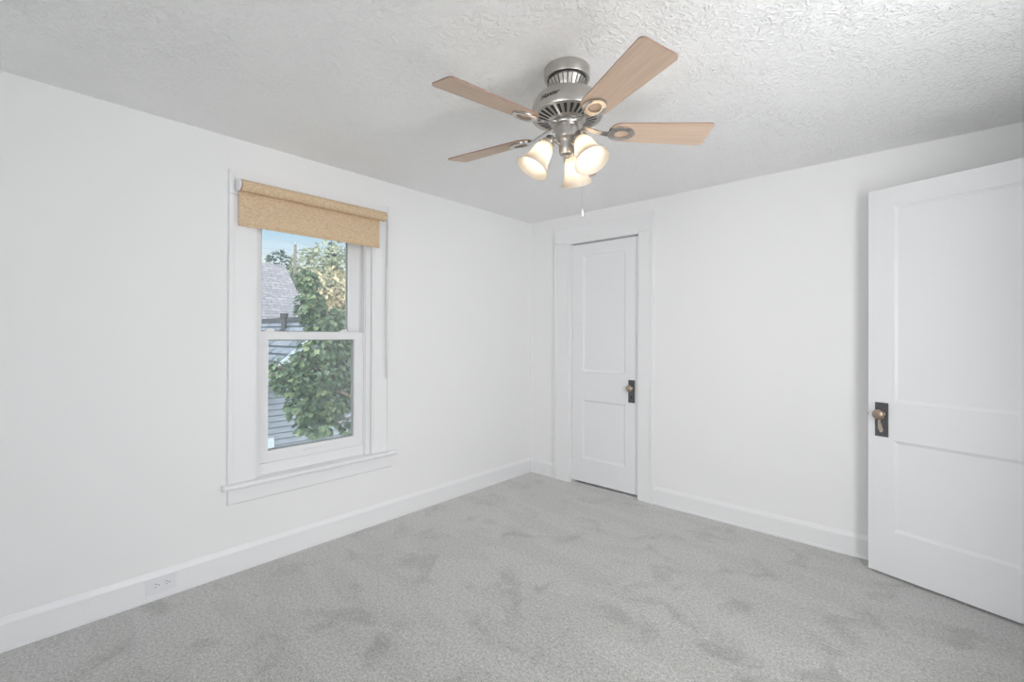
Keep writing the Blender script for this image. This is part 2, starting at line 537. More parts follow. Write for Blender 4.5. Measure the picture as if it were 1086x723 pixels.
# ------------------------------------------------------------------ the setting
WOP = (-2.36, -1.645, 0.45, 1.985)          # window opening: y0,y1,z0,z1
bm = BM(); box(bm, (0, REAR, -0.05), (RX, 0.0, 0.0))
struct('floor', bm, M['carpet'], 'light grey cut pile carpet with darker brushed patches, wall to wall', 'carpet')
bm = BM(); box(bm, (-0.14, REAR - 0.14, H), (RX + 0.12, 0.12, H + 0.1))
struct('ceiling', bm, M['ceiling'], 'white ceiling with hand trowelled texture', 'ceiling')
bm = BM(); wall_with_holes(bm, 0, -0.14, 0, REAR, 0.0, -0.05, H, [WOP] + ADDED_LEFTWIN)
struct('wall_left', bm, M['wall'], 'plain white wall at left around the window', 'wall')
CD = (0.448, 1.072, 0.0, 2.04)              # closet doorway: x0,x1,z0,z1
bm = BM(); wall_with_holes(bm, 1, 0, 0.12, -0.14, RX + 0.12, -0.05, H, [CD])
struct('wall_back', bm, M['wall'], 'plain white wall behind both doors', 'wall')
DW = (-1.19, -0.40, 0.0, 2.06)
bm = BM(); wall_with_holes(bm, 0, RX, RX + 0.12, REAR, 0.0, -0.05, H, [DW] + ADDED_RIGHTWIN)
struct('wall_right', bm, M['wall'], 'white wall with the doorway of the open door', 'wall')
bm = BM(); wall_with_holes(bm, 1, REAR - 0.14, REAR, -0.14, RX + 0.12, -0.05, H, ADDED_REARWIN)
struct('wall_rear', bm, M['wall'], 'white rear wall behind the camera, with a window added for light', 'wall')
# closet behind the narrow door, hall behind the doorway
bm = BM()
box(bm, (0.2, 0.75, -0.05), (1.35, 0.8, 2.2)); box(bm, (0.15, 0.12, -0.05), (0.2, 0.8, 2.2)); box(bm, (1.35, 0.12, -0.05), (1.4, 0.8, 2.2))
box(bm, (0.15, 0.12, 2.2), (1.4, 0.8, 2.25)); box(bm, (0.15, 0.12, -0.1), (1.4, 0.8, -0.05))
struct('wall_closet', bm, M['hall'], 'closet interior behind the shut narrow door', 'wall')
bm = BM()
x0 = RX + 0.12
box(bm, (x0 + 0.95, -1.5, -0.05), (x0 + 1.0, 0.4, H)); box(bm, (x0, -1.55, -0.05), (x0 + 1, -1.5, H)); box(bm, (x0, 0.4, -0.05), (x0 + 1, 0.45, H))
box(bm, (x0, -1.55, H), (x0 + 1, 0.45, H + 0.05)); box(bm, (x0, -1.55, -0.1), (x0 + 1, 0.45, -0.05))
struct('wall_hall', bm, M['hall'], 'hallway walls beyond the open doorway', 'wall')

BBP = [(0, 0), (0.017, 0), (0.017, 0.014), (0.0145, 0.016), (0.0145, 0.108), (0.012, 0.114), (0.0055, 0.127), (0.004, 0.131), (0, 0.131)]
bm = BM(); prism(bm, BBP, 1, REAR, 0.0)
struct('baseboard_left', bm, M['trim'], 'tall white baseboard under the window', 'baseboard')
bm = BM(); prism(bm, [(-a, b) for a, b in BBP], 0, 1.2005, RX)
struct('baseboard_back', bm, M['trim'], 'tall white baseboard running from the closet door to the open door', 'baseboard')
bm = BM(); prism(bm, [(-a, b) for a, b in BBP], 0, 0.0175, 0.2885)
struct('baseboard_corner', bm, M['trim'], 'short white baseboard between room corner and closet casing', 'baseboard')
# prism(axis 0) takes (y,z): shift so that it sits on y = 0 already


def casing_vertical(bm, axis, inner, outer, z0, z1, out):
    """flat casing board with a proud back band on its outer edge; out = +1/-1 direction off the wall"""
    s = 1 if outer > inner else -1
    parts = [(inner, inner + s * 0.012, 0.017), (inner + s * 0.012, outer - s * 0.019, 0.02), (outer - s * 0.019, outer, 0.029)]
    for a, b, t in parts:
        a, b = min(a, b), max(a, b)
        if axis == 0: box(bm, (0, a, z0), (t, b, z1), 0.002)
        else: box(bm, (a, -t, z0), (b, 0, z1), 0.002)


# window casing, header, stool, apron
win = empty('window_1', (0, -2.0, 0.45))
tag(win, 'white double hung window with wide flat casing in the left wall', 'window', None, 'structure')
bm = BM(); casing_vertical(bm, 0, -2.352, -2.488, 0.473, 1.988, 1)
obj('casing', bm, M['trim'], win)
bm = BM(); casing_vertical(bm, 0, -1.652, -1.522, 0.473, 1.988, 1)
obj('casing', bm, M['trim'], win)
bm = BM()
box(bm, (0, -2.488, 1.9895), (0.02, -1.522, 2.118), 0.002)
box(bm, (0, -2.489, 1.9895), (0.029, -2.469, 2.118), 0.002); box(bm, (0, -1.541, 1.9895), (0.029, -1.521, 2.118), 0.002)
obj('header', bm, M['trim'], win)
bm = BM()
nose = [(-0.14, 0.45), (0.040, 0.45), (0.049, 0.453), (0.053, 0.460), (0.050, 0.468), (0.042, 0.472), (-0.14, 0.472)]
prism(bm, [(a, b) for a, b in nose[:0]] or [(0.0, 0.444), (0.040, 0.444), (0.049, 0.448), (0.053, 0.458), (0.050, 0.468), (0.042, 0.472), (0.0, 0.472)], 1, -2.512, -1.474)
box(bm, (-0.13, WOP[0] + 0.001, 0.4505), (0.0, WOP[1] - 0.001, 0.472))
obj('stool', bm, M['trim'], win)
bm = BM()
prism(bm, [(0, 0.361), (0.014, 0.361), (0.02, 0.367), (0.02, 0.4435), (0, 0.4435)], 1, -2.486, -1.50)
obj('apron', bm, M['trim'], win)
# vinyl frame in the opening
fy0, fy1 = -2.326, -1.683
bm = BM()
box(bm, (-0.135, WOP[0] + 0.001, 0.4725), (-0.008, fy0, 1.984), 0.0015)
box(bm, (-0.135, fy1, 0.4725), (-0.008, WOP[1] - 0.001, 1.984), 0.0015)
box(bm, (-0.135, fy0, 1.962), (-0.012, fy1, 1.984)); box(bm, (-0.135, fy0, 0.4725), (-0.03, fy1, 0.534), 0.0015)
# stop beads beside the lower sash, parting bead beside the upper one
for s, yy in ((1, fy0), (-1, fy1)):
    box(bm, (-0.034, min(yy, yy + s * 0.006), 0.534), (-0.020, max(yy, yy + s * 0.006), 1.962), 0.001)
    box(bm, (-0.0845, min(yy, yy + s * 0.006), 1.29), (-0.079, max(yy, yy + s * 0.006), 1.962))
obj('window_frame', bm, M['vinyl'], win)


def sash(name, x0, x1, y0, y1, z0, z1, gy0, gy1, gz0, gz1):
    bm = BM()
    box(bm, (x0, y0, z0), (x1, gy0, z1), 0.002); box(bm, (x0, gy1, z0), (x1, y1, z1), 0.002)
    box(bm, (x0, gy0 - 0.002, z0), (x1, gy1 + 0.002, gz0), 0.002); box(bm, (x0, gy0 - 0.002, gz1), (x1, gy1 + 0.002, z1), 0.002)
    o = obj(name, bm, M['vinyl'], win)
    xm = (x0 + x1) / 2
    bm = BM(); box(bm, (xm - 0.002, gy0 - 0.003, gz0 - 0.003), (xm + 0.002, gy1 + 0.003, gz1 + 0.003))
    obj('glass_pane', bm, M['glass'], o)
    bm = BM(); w = 0.005
    xa, xb = xm - 0.012, xm - 0.003
    box(bm, (xa, gy0, gz0), (xb, gy0 + w, gz1)); box(bm, (xa, gy1 - w, gz0), (xb, gy1, gz1))
    box(bm, (xa, gy0 + w, gz0), (xb, gy1 - w, gz0 + w)); box(bm, (xa, gy0 + w, gz1 - w), (xb, gy1 - w, gz1))
    obj('glazing_spacer', bm, M['spacer'], o)
    return o


up_s = sash('upper_sash', -0.118, -0.085, fy0 + 0.001, fy1 - 0.001, 1.232, 1.9615, -2.292, -1.768, 1.272, 1.922)
lo_s = sash('lower_sash', -0.077, -0.036, fy0 + 0.001, fy1 - 0.001, 0.5345, 1.272, -2.272, -1.748, 0.600, 1.224)
for yy in (-2.262, -1.815):
    bm = BM()
    box(bm, (-0.070, yy - 0.026, 1.2722), (-0.046, yy + 0.026, 1.280), 0.002)
    box(bm, (-0.062, yy - 0.012, 1.280), (-0.052, yy + 0.024, 1.287), 0.002)
    obj('tilt_latch', bm, M['vinyl'], lo_s)
bm = BM(); box(bm, (-0.036, -2.07, 0.563), (-0.026, -1.95, 0.573), 0.003)
obj('lift_handle', bm, M['vinyl'], lo_s)
wn = 2  # frames of the unseen windows added for light
for axis, lst, t0, lab in ((1, ADDED_REARWIN, REAR - 0.1, 'unseen white window added in the rear wall for light'), (0, ADDED_LEFTWIN, -0.1, 'unseen white window added in the left wall for light'), (0, ADDED_RIGHTWIN, RX + 0.05, 'unseen white window added in the right wall for light')):
    for (a, b, c, d) in lst:
        bm = BM(); t = 0.05
        for (p, q, r, u) in ((a, a + t, c, d), (b - t, b, c, d), (a + t, b - t, c, c + t), (a + t, b - t, d - t, d), (a + t, b - t, (c + d) / 2 - 0.02, (c + d) / 2 + 0.02)):
            if axis == 1: box(bm, (p, t0, r), (q, t0 + 0.05, u))
            else: box(bm, (t0, p, r), (t0 + 0.05, q, u))
        struct('window_%d' % wn, bm, M['vinyl'], lab, 'window')
        wn += 1

# ------------------------------------------------------------------ doors
def door_slab(W, HT, T, panels, z0):
    """two panel door; front face at y=0 looking -y, recessed panels with sloped edges on both faces"""
    bm = BM()
    px0, px1 = panels[0][0], panels[0][1]
    for side, y, d in ((0, 0.0, 1), (1, T, -1)):
        zs = sorted([p[2] for p in panels] + [p[3] for p in panels])
        def Q(a, b, c, e): bm.faces.new([bm.verts.new(v) for v in ((a, y, c), (b, y, c), (b, y, e), (a, y, e))])
        Q(0, px0, z0, z0 + HT); Q(px1, W, z0, z0 + HT)
        edges = [z0] + zs + [z0 + HT]
        for k in range(0, len(edges), 2): Q(px0, px1, edges[k], edges[k + 1])
        for (a, b, c, e) in panels:
            i1, dp1, i2, dp2 = 0.003, 0.004, 0.016, 0.010
            rings = [[(a, y, c), (b, y, c), (b, y, e), (a, y, e)],
                     [(a + i1, y + d * dp1, c + i1), (b - i1, y + d * dp1, c + i1), (b - i1, y + d * dp1, e - i1), (a + i1, y + d * dp1, e - i1)],
                     [(a + i2, y + d * dp2, c + i2), (b - i2, y + d * dp2, c + i2), (b - i2, y + d * dp2, e - i2), (a + i2, y + d * dp2, e - i2)]]
            V = [[bm.verts.new(p) for p in r] for r in rings]
            for r0, r1 in zip(V, V[1:]):
                for k in range(4): bm.faces.new((r0[k], r0[(k + 1) % 4], r1[(k + 1) % 4], r1[k]))
            bm.faces.new(V[-1])
    e = z0 + HT
    for q in (((0, 0, z0), (0, T, z0), (0, T, e), (0, 0, e)), ((W, 0, z0), (W, T, z0), (W, T, e), (W, 0, e)),
              ((0, 0, z0), (W, 0, z0), (W, T, z0), (0, T, z0)), ((0, 0, e), (W, 0, e), (W, T, e), (0, T, e))):
        bm.faces.new([bm.verts.new(v) for v in q])
    bmesh.ops.remove_doubles(bm, verts=bm.verts, dist=1e-5)
    return bm


def door_hardware(par, cx, zp0, zp1, zk, w, with_strip=False):
    bm = BM(); box(bm, (cx - w / 2, -0.0045, zp0), (cx + w / 2, 0.0, zp1), 0.0018)
    pl = obj('escutcheon_plate', bm, M['bronze'], par, local=True)
    pl['label'] = 'dark bronze lock plate'
    bm = BM()
    lathe(bm, [(0.006, 0), (0.006, 0.002), (0.0035, 0.002)], (cx, -0.0045, zp0 + 0.047), (0, -1, 0), 16)
    box(bm, (cx - 0.002, -0.0062, zp0 + 0.030), (cx + 0.002, -0.0045, zp0 + 0.047))
    obj('keyhole', bm, M['dark'], pl, local=True)
    bm = BM()
    lathe(bm, [(0.0165, 0.004), (0.0165, 0.008), (0.011, 0.011), (0.0095, 0.022), (0.011, 0.028), (0.019, 0.031), (0.0255, 0.036), (0.0275, 0.042),
               (0.0265, 0.048), (0.022, 0.054), (0.012, 0.0575), (0.001, 0.058)], (cx, 0, zk), (0, -1, 0), 32)
    kb = obj('door_knob', bm, M['knob'], par, smooth=60, local=True)
    kb['label'] = 'round aged brass knob'
    if with_strip:  # raised tan strip on the lock plate, below the knob
        bm = BM()
        pts = [(-0.010, zk - 0.024), (-0.002, zk - 0.024), (0.003, zk - 0.050), (0.010, zk - 0.072), (0.013, zk - 0.084), (0.008, zk - 0.096), (-0.001, zk - 0.098), (-0.004, zk - 0.085), (-0.009, zk - 0.080), (-0.010, zk - 0.05)]
        prism(bm, [(cx + a - 0.005, z) for a, z in pts], 1, -0.0075, -0.0045)
        kc = obj('tan_strip', bm, M['tan'], pl, local=True)
        kc['label'] = 'tan strip below the knob'


M['tan'] = plain('tan_finish', (0.48, 0.42, 0.33), 0.5, 0.3, noise=0.2, nscale=120)
# closet door, shut
d1 = empty('door_1', (0.452, 0.012, 0.0))
tag(d1, 'narrow white two panel closet door, shut, in the corner of the back wall', 'door', None, 'structure')
obj('door_slab', door_slab(0.615, 2.005, 0.035, [(0.108, 0.505, 0.222, 0.715), (0.108, 0.505, 0.955, 1.928)], 0.024), M['door'], d1, local=True)
door_hardware(d1, 0.560, 0.733, 0.910, 0.847, 0.055)
for z in (1.85, 0.25):
    bm = BM()
    lathe(bm, [(0.0015, -0.056), (0.005, -0.052), (0.005, -0.017), (0.0045, -0.0165), (0.0045, -0.0155), (0.005, -0.015), (0.005, 0.015), (0.0045, 0.0155), (0.0045, 0.0165), (0.005, 0.017), (0.005, 0.052), (0.0015, 0.056)], (-0.002, -0.006, z), (0, 0, 1), 14)
    obj('hinge', bm, M['door'], d1, local=True)
# closet casing and jambs
cs = empty('trim_1', (0.76, 0, 0))
tag(cs, 'wide flat white casing around the closet door', 'door casing', None, 'structure')
bm = BM(); casing_vertical(bm, 1, 0.444, 0.289, 0.0, 2.050, -1); obj('casing', bm, M['trim'], cs)
bm = BM(); casing_vertical(bm, 1, 1.076, 1.200, 0.0, 2.050, -1); obj('casing', bm, M['trim'], cs)
bm = BM()
box(bm, (0.289, -0.02, 2.0515), (1.2, 0, 2.185), 0.002); box(bm, (0.288, -0.029, 2.0515), (0.308, 0, 2.185), 0.002); box(bm, (1.181, -0.029, 2.0515), (1.201, 0, 2.185), 0.002)
box(bm, (0.444, -0.02, 2.040), (1.076, 0, 2.0515))
obj('header', bm, M['trim'], cs)
bm = BM()
for a, b in ((0.4482, 0.4505), (1.0695, 1.0718)): box(bm, (a, 0.001, 0), (b, 0.118, 2.038))
for a, b in ((0.4505, 0.46), (1.06, 1.0695)): box(bm, (a, 0.049, 0), (b, 0.065, 2.036))
box(bm, (0.4505, 0.049, 2.024), (1.0695, 0.065, 2.0385))
obj('door_jamb', bm, M['trim'], cs)

# open door, swung back in front of the back wall
ang = math.radians(-16.75)
d2 = empty('door_2', (2.4854, -0.1445, 0.0), ang)
tag(d2, 'wide white two panel door standing open at the right edge', 'door', None, 'structure')
obj('door_slab', door_slab(0.76, 2.025, 0.035, [(0.110, 0.652, 0.243, 0.716), (0.110, 0.652, 0.913, 1.934)], 0.012), M['door'], d2, local=True)
door_hardware(d2, 0.060, 0.729, 0.908, 0.848, 0.058, True)
bm = BM(); box(bm, (-0.008, 0.012, 0.832), (0.0, 0.024, 0.852), 0.002)
obj('latch_bolt', bm, M['knob'], d2, local=True)
for z in (1.82, 0.25):
    bm = BM(); lathe(bm, [(0.003, -0.05), (0.006, -0.047), (0.006, 0.047), (0.003, 0.05)], (0.763, 0.020, z), (0, 0, 1), 14)
    obj('hinge', bm, M['door'], d2, local=True)

# ------------------------------------------------------------------ roller shade
sh = empty('roller_shade', (0.03, -2.0, 2.03))
tag(sh, 'woven tan roller shade pulled down a little over the window top', 'roller shade')
RXC, RZC, RR = 0.058, 2.034, 0.030
bm = BM()
prof = [(0.012, 0), (RR - 0.004, 0), (RR, 0.001)] + [(RR, 0.001 + 0.84 * i / 12) for i in range(1, 12)] + [(RR, 0.859), (RR - 0.004, 0.860), (0.012, 0.860)]
lathe(bm, prof, (RXC, -2.447, RZC), (0, 1, 0), 36)
obj('fabric_roll', bm, M['fabric'], sh, smooth=40)
bm = BM()
xs = 0.0345
sheet = [(RXC - RR + 0.0006, 2.034), (RXC - RR + 0.0022, 2.034), (xs + 0.0016, 1.99), (xs + 0.0016, 1.842), (xs + 0.005, 1.838), (xs + 0.005, 1.829), (xs + 0.0025, 1.8255), (xs - 0.002, 1.829), (xs - 0.002, 1.838), (xs, 1.842), (xs, 1.99)]
prism(bm, sheet, 1, -2.449, -1.613)
obj('fabric_panel', bm, M['fabric'], sh)
for yc, s in ((-2.449, -1), (-1.585, 1)):
    bm = BM()
    lathe(bm, [(0.004, 0), (0.027, 0.001), (0.030, 0.004), (0.030, 0.010), (0.026, 0.014), (0.004, 0.0145)], (RXC, yc, RZC), (0, s, 0), 32)
    y0, y1 = (yc + s * 0.004, yc + s * 0.012)
    box(bm, (0.0202, min(y0, y1), RZC - 0.024), (RXC, max(y0, y1), RZC + 0.024), 0.001)
    obj('bracket', bm, M['plastic'], sh, smooth=40)
bm = BM()
yy = -1.5755
pts = [(RXC + 0.012, yy, 2.03), (RXC - 0.006, yy + 0.002, 1.5), (RXC - 0.010, yy + 0.009, 1.02), (RXC - 0.012, yy + 0.010, 0.975), (RXC - 0.016, yy + 0.013, 0.965), (RXC - 0.020, yy + 0.016, 0.975), (RXC - 0.022, yy + 0.0175, 1.02), (RXC - 0.024, yy + 0.012, 1.5), (RXC - 0.014, yy + 0.010, 2.03)]
tube(bm, pts, 0.0017, 8)
obj('pull_chain', bm, M['cord'], sh, smooth=60)

# ------------------------------------------------------------------ outlet in the baseboard
ot = empty('power_outlet', (0.0145, -2.762, 0.07))
tag(ot, 'white double power outlet set sideways in the left baseboard', 'outlet')
bm = BM(); box(bm, (0.0145, -2.822, 0.032), (0.019, -2.703, 0.108), 0.002)
obj('cover_plate', bm, M['plastic'], ot)
for yc in (-2.783, -2.742):
    bm = BM()
    lathe(bm, [(0.0005, 0.0), (0.0165, 0.0), (0.0165, 0.002), (0.0005, 0.0021)], (0.019, yc, 0.070), (1, 0, 0), 24)
    s = obj('socket', bm, M['plastic'], ot, smooth=40)
    bm = BM()
    box(bm, (0.0209, yc - 0.006, 0.0755), (0.0213, yc + 0.003, 0.0775)); box(bm, (0.0209, yc - 0.005, 0.0625), (0.0213, yc + 0.002, 0.0645))
    box(bm, (0.0209, yc + 0.007, 0.068), (0.0213, yc + 0.0115, 0.072))
    obj('slots', bm, M['dark'], s)
bm = BM(); lathe(bm, [(0.0005, 0), (0.003, 0.0), (0.003, 0.0008), (0.0005, 0.001)], (0.019, -2.7625, 0.070), (1, 0, 0), 14)
obj('screw', bm, M['plastic'], ot)

# ------------------------------------------------------------------ ceiling fan
FC = Vector((1.6735, -1.8085, 0))
BZ = 2.052
fan = empty('ceiling_fan', (FC.x, FC.y, H))
tag(fan, 'five blade brushed nickel ceiling fan with maple blades and three lit bell lamps', 'ceiling fan')
L = lambda x, y, z: Vector((FC.x + x, FC.y + y, z))
bm = BM()
lathe(bm, [(0.03, H), (0.0865, H), (0.0880, H - 0.002), (0.0880, H - 0.040), (0.0865, H - 0.0435), (0.0775, H - 0.0445), (0.0765, H - 0.042), (0.0755, H - 0.030), (0.03, H - 0.030)], L(0, 0, 0), n=64)
obj('canopy', bm, M['nickel'], fan, smooth=35)
bm = BM()
lathe(bm, [(0.04, H - 0.030), (0.0725, H - 0.031), (0.0725, H - 0.044), (0.070, H - 0.049), (0.058, H - 0.070), (0.050, H - 0.095), (0.049, H - 0.118)], L(0, 0, 0), n=64)
nk = obj('neck', bm, M['darknickel'], fan, smooth=35)
bm = BM()
for k in range(24):
    a = 2 * PI * k / 24
    c, s = math.cos(a), math.sin(a)
    def P(r, t, z): return L(r * c - t * s, r * s + t * c, z)
    q = [(0.0712, H - 0.050), (0.0588, H - 0.0715), (0.0506, H - 0.095), (0.0526, H - 0.095), (0.0608, H - 0.0705), (0.0725, H - 0.050)]
    A = [bm.verts.new(P(r, -0.092 * r, z)) for r, z in q]; B = [bm.verts.new(P(r, 0.092 * r, z)) for r, z in q]
    bm.faces.new(A); bm.faces.new(B[::-1])
    for i in range(6): bm.faces.new((A[i], B[i], B[(i + 1) % 6], A[(i + 1) % 6]))
obj('fluting', bm, M['nickel'], nk)
bm = BM()
lathe(bm, [(0.03, 2.182), (0.100, 2.182), (0.112, 2.180), (0.120, 2.174), (0.130, 2.158), (0.137, 2.138), (0.140, 2.120), (0.140, 2.108), (0.1375, 2.102), (0.132, 2.1005), (0.127, 2.103), (0.125, 2.106), (0.064, 2.088), (0.060, 2.085), (0.03, 2.085)], L(0, 0, 0), n=80)
mt = obj('motor_housing', bm, M['nickel'], fan, smooth=35)
bm = BM()
for k in range(28):
    a = 2 * PI * (k + 0.5) / 28
    c, s = math.cos(a), math.sin(a)
    def P(r, t, z): return L(r * c - t * s, r * s + t * c, z)
    q = []
    for r, w in ((0.074, 0.0036), (0.117, 0.0066)):
        zz = 2.088 + (r - 0.064) * (0.018 / 0.061)
        q.append((r, w, zz))
    V = []
    for dz in (0.0006, -0.0008):
        (ra, wa, za), (rb, wb, zb) = q
        V.append([bm.verts.new(P(ra, -wa, za + dz)), bm.verts.new(P(rb, -wb, zb + dz)), bm.verts.new(P(rb, wb, zb + dz)), bm.verts.new(P(ra, wa, za + dz))])
    bm.faces.new(V[0]); bm.faces.new(V[1][::-1])
    for i in range(4): bm.faces.new((V[0][i], V[1][i], V[1][(i + 1) % 4], V[0][(i + 1) % 4]))
vs = obj('vent_slots', bm, M['dark'], mt)
# maker's script on the side of the motor housing
cu = bpy.data.curves.new('maker_script', 'FONT')
cu.body = 'Hunter'; cu.size = 0.026; cu.shear = 0.35; cu.align_x = 'CENTER'; cu.offset = 0.0004; cu.extrude = 0.0
to = bpy.data.objects.new('tmp_script', cu); col.objects.link(to)
dg = bpy.context.evaluated_depsgraph_get()
me = bpy.data.meshes.new_from_object(to.evaluated_get(dg))
bm = BM(); bm.from_mesh(me)
bpy.data.objects.remove(to); bpy.data.curves.remove(cu); bpy.data.meshes.remove(me)
bmesh.ops.subdivide_edges(bm, edges=[e for e in bm.edges if e.calc_length() > 0.006], cuts=2)
A0 = math.radians(41.96 - 125)
for v in bm.verts:
    x, y = v.co.x, v.co.y
    z = 2.128 + y + 0.10 * x
    r = 0.0
    for (ra, za), (rb, zb) in zip([(0.112, 2.180), (0.120, 2.174), (0.130, 2.158), (0.137, 2.138), (0.140, 2.120)], [(0.120, 2.174), (0.130, 2.158), (0.137, 2.138), (0.140, 2.120), (0.140, 2.108)]):
        if zb <= z <= za:
            r = ra + (rb - ra) * (za - z) / (za - zb)
    r = (r or 0.14) + 0.0012
    a = A0 + x / 0.139
    v.co = L(r * math.cos(a), r * math.sin(a), z)
r_ = bmesh.ops.extrude_face_region(bm, geom=list(bm.faces))
for g in r_['geom']:
    if isinstance(g, bmesh.types.BMVert):
        d = Vector((g.co.x - FC.x, g.co.y - FC.y, 0)).normalized(); g.co -= d * 0.0018
obj('maker_script', bm, M['badge'], mt)
# switch housing and light fitter
bm = BM()
lathe(bm, [(0.02, 2.0845), (0.060, 2.0845), (0.061, 2.082), (0.061, 2.070), (0.059, 2.067), (0.046, 2.066), (0.0455, 2.030), (0.0455, 2.022), (0.044, 2.018), (0.034, 2.010), (0.031, 1.998), (0.030, 1.968), (0.026, 1.958), (0.012, 1.953), (0.008, 1.945), (0.001, 1.943)], L(0, 0, 0), n=56)
obj('switch_housing', bm, M['nickel'], fan, smooth=35)

BW0, BW1, R0, R1, BT = 0.104, 0.134, 0.165, 0.562, 0.0055
for k in range(5):
    az = math.radians(260.6 + 72 * k)
    E = Matrix.Translation(L(0, 0, BZ)) @ Matrix.Rotation(az, 4, 'Z') @ Matrix.Rotation(math.radians(-13), 4, 'X')
    # blade outline in its own plane: u along, v across
    out = []
    def arc(cx, cy, r, a0, a1, n=6):
        for i in range(n + 1):
            a = math.radians(a0 + (a1 - a0) * i / n)
            out.append((cx + r * math.cos(a), cy + r * math.sin(a)))
    arc(R1 - 0.018, BW1 / 2 - 0.018, 0.018, 90, 0)
    arc(R1 - 0.018, -BW1 / 2 + 0.018, 0.018, 0, -90)
    arc(R0 + 0.045, -BW0 / 2 + 0.045, 0.045, -90, -180, 8)
    arc(R0 + 0.045, BW0 / 2 - 0.045, 0.045, 180, 90, 8)
    bm = BM()
    A = [bm.verts.new((u, v, BT / 2)) for u, v in out]; B = [bm.verts.new((u, v, -BT / 2)) for u, v in out]
    bm.faces.new(A[::-1]); bm.faces.new(B)
    for i in range(len(out)):
        f = bm.faces.new((A[i], A[(i + 1) % len(out)], B[(i + 1) % len(out)], B[i])); f.material_index = 1
    bl = empty('tmp'); bpy.data.objects.remove(bl)
    bo = obj('blade', bm, [M['maple'], M['bladeedge']], None, local=True)
    bo.parent = fan
    bo.matrix_local = Matrix.Translation((0, 0, BZ - H)) @ Matrix.Rotation(az, 4, 'Z') @ Matrix.Rotation(math.radians(-13), 4, 'X')
    # blade iron: arm from the hub and an open pear-shaped ring under the blade root
    bm = BM()
    ring = []
    n = 28
    outer, inner = [], []
    for i in range(n):
        a = 2 * PI * i / n
        ca, sa = math.cos(a), math.sin(a)
        w = 0.040 * (1 - 0.16 * ca)
        outer.append((0.214 + 0.053 * ca, w * sa)); inner.append((0.216 + 0.031 * ca, 0.54 * w * sa))
    zt, zb = -BT / 2 - 0.0004, -BT / 2 - 0.0085
    VO = [[bm.verts.new((u, v, z)) for u, v in outer] for z in (zt, zb + 0.002)]
    VM = [bm.verts.new((u * 0.96 + 0.0085 * 1 + 0, v * 0.92, zb)) for u, v in outer]
    VI = [[bm.verts.new((u, v, z)) for u, v in inner] for z in (zt, zb)]
    for i in range(n):
        j = (i + 1) % n
        bm.faces.new((VO[0][i], VO[0][j], VO[1][j], VO[1][i])); bm.faces.new((VO[1][i], VO[1][j], VM[j], VM[i]))
        bm.faces.new((VM[i], VM[j], VI[1][j], VI[1][i])); bm.faces.new((VI[1][i], VI[1][j], VI[0][j], VI[0][i])); bm.faces.new((VI[0][i], VI[0][j], VO[0][j], VO[0][i]))
    # arm: flat bar swept from the ring to the hub flange
    stations = [(0.178, 0.0, -0.007, 0.016, 0.004), (0.155, 0.0, -0.006, 0.013, 0.0045), (0.125, 0.004, 0.002, 0.010, 0.005), (0.095, 0.004, 0.012, 0.010, 0.005), (0.056, 0.0, 0.021, 0.013, 0.004)]
    pr = None
    for (u, v, z, w, h) in stations:
        r = [bm.verts.new(p) for p in ((u, v - w, z - h), (u, v + w, z - h), (u, v + w * 0.7, z + h * 0.3), (u, v - w * 0.7, z + h * 0.3))]
        if pr:
            for i in range(4): bm.faces.new((pr[i], pr[(i + 1) % 4], r[(i + 1) % 4], r[i]))
        else: bm.faces.new(r)
        pr = r
    bm.faces.new(pr[::-1])
    obj('blade_iron', bm, M['chrome'], bo, smooth=35, local=True)

